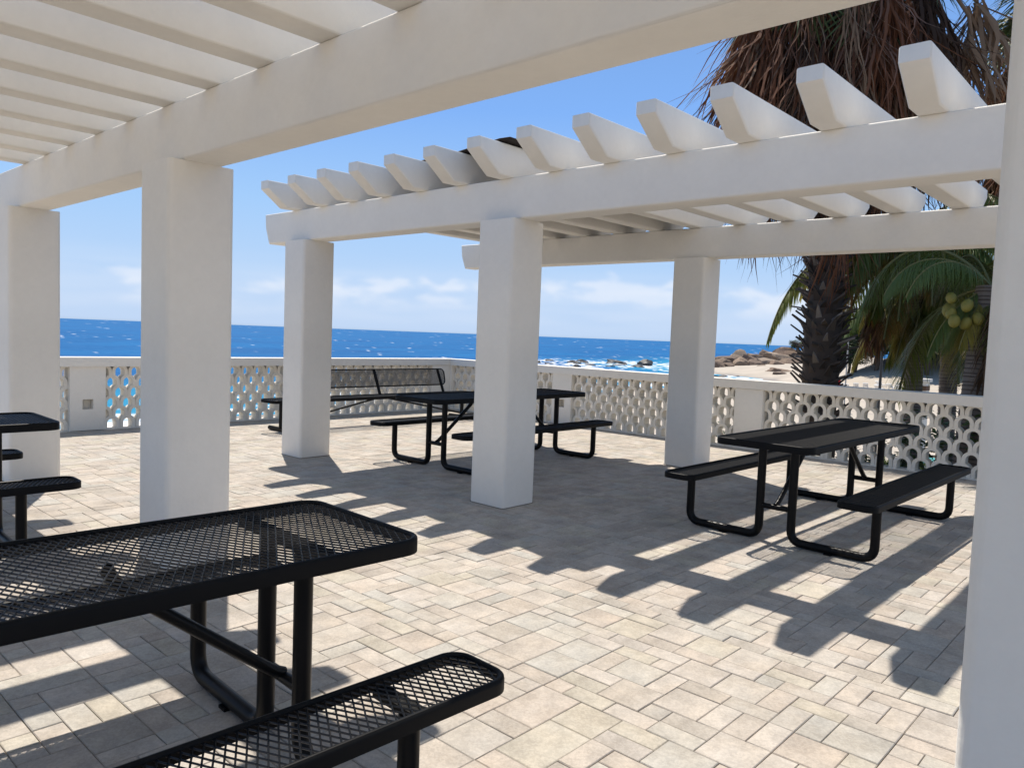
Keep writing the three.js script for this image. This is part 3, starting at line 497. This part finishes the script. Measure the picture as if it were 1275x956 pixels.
coconutPalm('coconut palm with a dense curtain of sunlit yellow-green fronds', 15.7, -3.45, -.72, [15.5, 3.05, -3.5], .15,
  [...around(12, 0, 360, [0, 1, 2], [0, 1, 1, 3], .8, 1), ...around(14, 90, 290, [2, 3, 4], [1, 3, 1, 0], .8, 1), ...around(8, 110, 260, [3, 4], [3, 1, 1], .95, 1.15)],
  [[-.3, -.5, .2, .6, 1, 1]], [[-.25, -.3, .1]]);

// leafy bushes and trees made of many small leaves
function leafBlob(rx, ry, rz, n, s) { const P = [], I = [], c = []; for (let k = 0; k < 12; k++) c.push([rr(-.6, .6) * rx, rr(-.35, .6) * ry, rr(-.6, .6) * rz, rr(.28, .5)]); for (let i = 0; i < n; i++) { const q = pick(c), v = new THREE.Vector3(rr(-1, 1), rr(-1, 1), rr(-1, 1)); if (v.length() > 1) v.normalize(); v.multiplyScalar(.6 + .4 * rnd()); const b = new THREE.Vector3(q[0] + v.x * rx * q[3], q[1] + v.y * ry * q[3], q[2] + v.z * rz * q[3]); const a = rnd() * 6.28; strip(P, I, b, new THREE.Vector3(Math.cos(a), rr(-.4, .8), Math.sin(a)), s * rr(.7, 1.4), s * .28, .5, new THREE.Vector3(-Math.sin(a), rr(-.5, .5), Math.cos(a)).normalize(), 2); } return finish(P, I); }
const treeG = [leafBlob(3.6, 2.9, 3.6, 4200, .40), leafBlob(3.2, 3.2, 3.2, 4200, .40), leafBlob(4.2, 2.5, 4.2, 4400, .40)];
const bushG = [leafBlob(.75, .55, .75, 900, .085), leafBlob(.6, .65, .6, 900, .08)];
function tree(x, z, s, i, yy) { const y = yy ?? ground(x, z), t = yy === undefined ? thing('beach_tree', 'leafy green tree growing on the rise behind the beach', 'tree', [x, y - .2, z], 0, 'trees behind the beach') : thing('headland_tree', 'small green tree growing among the tan headland boulders', 'tree', [x, y - .2, z], 0, 'trees on the headland'); mesh('trunk', tube([[0, 0, 0], [.3 * s, 1.4 * s, .1], [.1, 3.2 * s, 0]], .20 * s, 8, 7), M.bark, t); const c = mesh('crown', treeG[i % 3], M.leaf[i % 3], t); c.position.y = 3.1 * s; c.scale.setScalar(s); c.rotation.y = i * 1.7; }
[[128, -45.5, 1.3], [131, -43, 1.7], [135, -41, 1.9], [129, -39, 1.7], [137, -36.5, 1.9], [130, -34, 1.8], [126, -31, 1.6], [133, -28.5, 1.9], [128, -25, 1.8], [136, -22, 1.9], [129, -18.5, 1.7], [134, -14.5, 1.9], [126, -11, 1.6], [132, -7, 1.8], [124, -3, 1.7], [219, -88.5, .62, 0], [222, -87, .7, .3], [224, -84, .85, .3], [221, -82, .6, -.6], [228, -83, .9, .5],[140, -47, 1.2]].forEach(([x, z, s, y], i) => tree(x, z, s, i, y));
function bush(x, z, s, mi) { const t = thing('shrub', 'low green shrub behind the palm-side balustrade, seen through its arches', 'shrub', [x, ground(x, z), z], 0, 'shrubs behind the balustrade'); const f = mesh('foliage', bushG[mi % 2], M.leaf[mi], t); f.position.y = .42 * s; f.scale.setScalar(s); mesh('stem', bar([0, -.05, 0], [.03, .4 * s, 0], .02, 6), M.bark, t); }
[[11.6, -1.75, 1.5, 3], [11.9, -2.75, 1.3, 1], [11.5, -.8, 1.6, 3], [12.8, -1.9, 1.7, 0], [11.35, .2, 1.4, 1], [13.6, -.7, 1.8, 0], [12.2, -5.9, .9, 2], [11.5, -3.6, .7, 2]].forEach(a => bush(...a));

// ------------------------------------------------------------------ things on the beach
{
  const l0 = thing('sun_lounger', 'white sun lounger on the sand beyond the palms', 'sun lounger', [0, 0, 0], 0, 'white loungers on the beach');
  mesh('seat', bx(1.25, .08, .65, .1, .32, 0), M.white, l0); const bk = mesh('backrest', bx(.75, .07, .65, -.34, 0, 0), M.white, l0); bk.position.set(-.5, .33, 0); bk.rotation.z = -.7;
  for (const [x, z] of [[-.45, -.25], [-.45, .25], [.6, -.25], [.6, .25]]) mesh('leg', bx(.06, .30, .06, x, .15, z), M.white, l0);
  const spots = [[104, -35.2], [106.5, -34.6], [105, -32.9], [108, -32.2], [103.5, -31], [107, -30.2], [105, -28.8], [109, -28], [102, -27], [112, -33], [111, -30.5], [100, -33.6], [101, -30]];
  spots.forEach(([x, z], i) => { const o = i ? copyOf(l0, l0.userData.label, [x, ground(x, z), z], rr(-.4, .4)) : l0; if (!i) o.position.set(x, ground(x, z), z); });
}
{ const x = 62.5, z = -21.8, t = thing('flag', 'red warning flag on a slim pole stuck in the sand', 'flag', [x, ground(x, z), z]); mesh('pole', bar([0, -.2, 0], [0, 3.4, 0], .035), M.greyPole, t); const g = new THREE.PlaneGeometry(.9, .7, 8, 3); const p = g.attributes.position; for (let i = 0; i < p.count; i++) p.setXYZ(i, p.getX(i) * .8 + .4, p.getY(i) - .35 * (p.getX(i) + .45), .09 * Math.sin(p.getX(i) * 9)); const f2 = g.clone(); f2.translate(0, 0, .01); mesh('cloth', mergeGeometries([g, f2]), M.red, t).position.y = 2.6; }
{ const x = 66, z = -22.3, t = thing('slim_pole', 'slender pale pole standing in the sand near the red flag', 'pole', [x, ground(x, z), z]); mesh('shaft', bar([0, -.2, 0], [0, 6.2, 0], .06), M.greyPole, t); mesh('cap', new THREE.SphereGeometry(.1, 8, 6), M.greyPole, t).position.y = 6.2; }
{ const x = 30, z = -8.9, y = ground(x, z), t = thing('lamp_post', 'thin black lamp post rising from the beach behind the palms', 'lamp post', [x, y, z]); mesh('shaft', bar([0, 0, 0], [0, 6.6, 0], .05), M.pole, t); mesh('base', bar([0, 0, 0], [0, .5, 0], .11), M.pole, t); mesh('lantern', new THREE.CylinderGeometry(.22, .14, .4, 8), M.pole, t).position.y = 6.75; }
{ const x = 21.5, z = -5.4, y = ground(x, z), t = thing('garden_pillar', 'short cream pillar with a brown tile band below the coconut fronds', 'pillar', [x, y, z]); mesh('shaft', bx(.34, .66 - y, .34, 0, (.66 - y) / 2, 0), M.wallPaint, t); mesh('tile_band', bx(.36, .12, .36, 0, .50 - y, 0), M.brown, t); mesh('cap', bx(.44, .08, .44, 0, .70 - y, 0), M.wallPaint, t); }
{ const g = new THREE.BufferGeometry(), P = [], I = []; for (let i = 0; i < 9000; i++) { const x = rr(13, 30), z = rr(-4.6, 3), y = ground(x, z); strip(P, I, new THREE.Vector3(x, y - .01, z), new THREE.Vector3(rr(-.4, .4), 1, rr(-.4, .4)), rr(.15, .42), .012, .6, new THREE.Vector3(rr(-1, 1), 0, rr(-1, 1)).normalize(), 2); } tag(mesh('lawn_grass', finish(P, I), M.leaf[3], scene), 'yellow-green grass on the bank behind the balustrade', 'grass', null, 'stuff'); }
{ const x = 19.5, z = -4.6, y = ground(x, z), t = thing('beach_towel', 'turquoise towel draped on a low white stool behind the balustrade', 'towel', [x, y, z]); mesh('cloth', bx(.9, .05, .5, 0, .38, 0), M.teal, t); mesh('stool', bx(.8, .35, .42, 0, .175, 0), M.white, t); }

renderer.render(scene, camera);
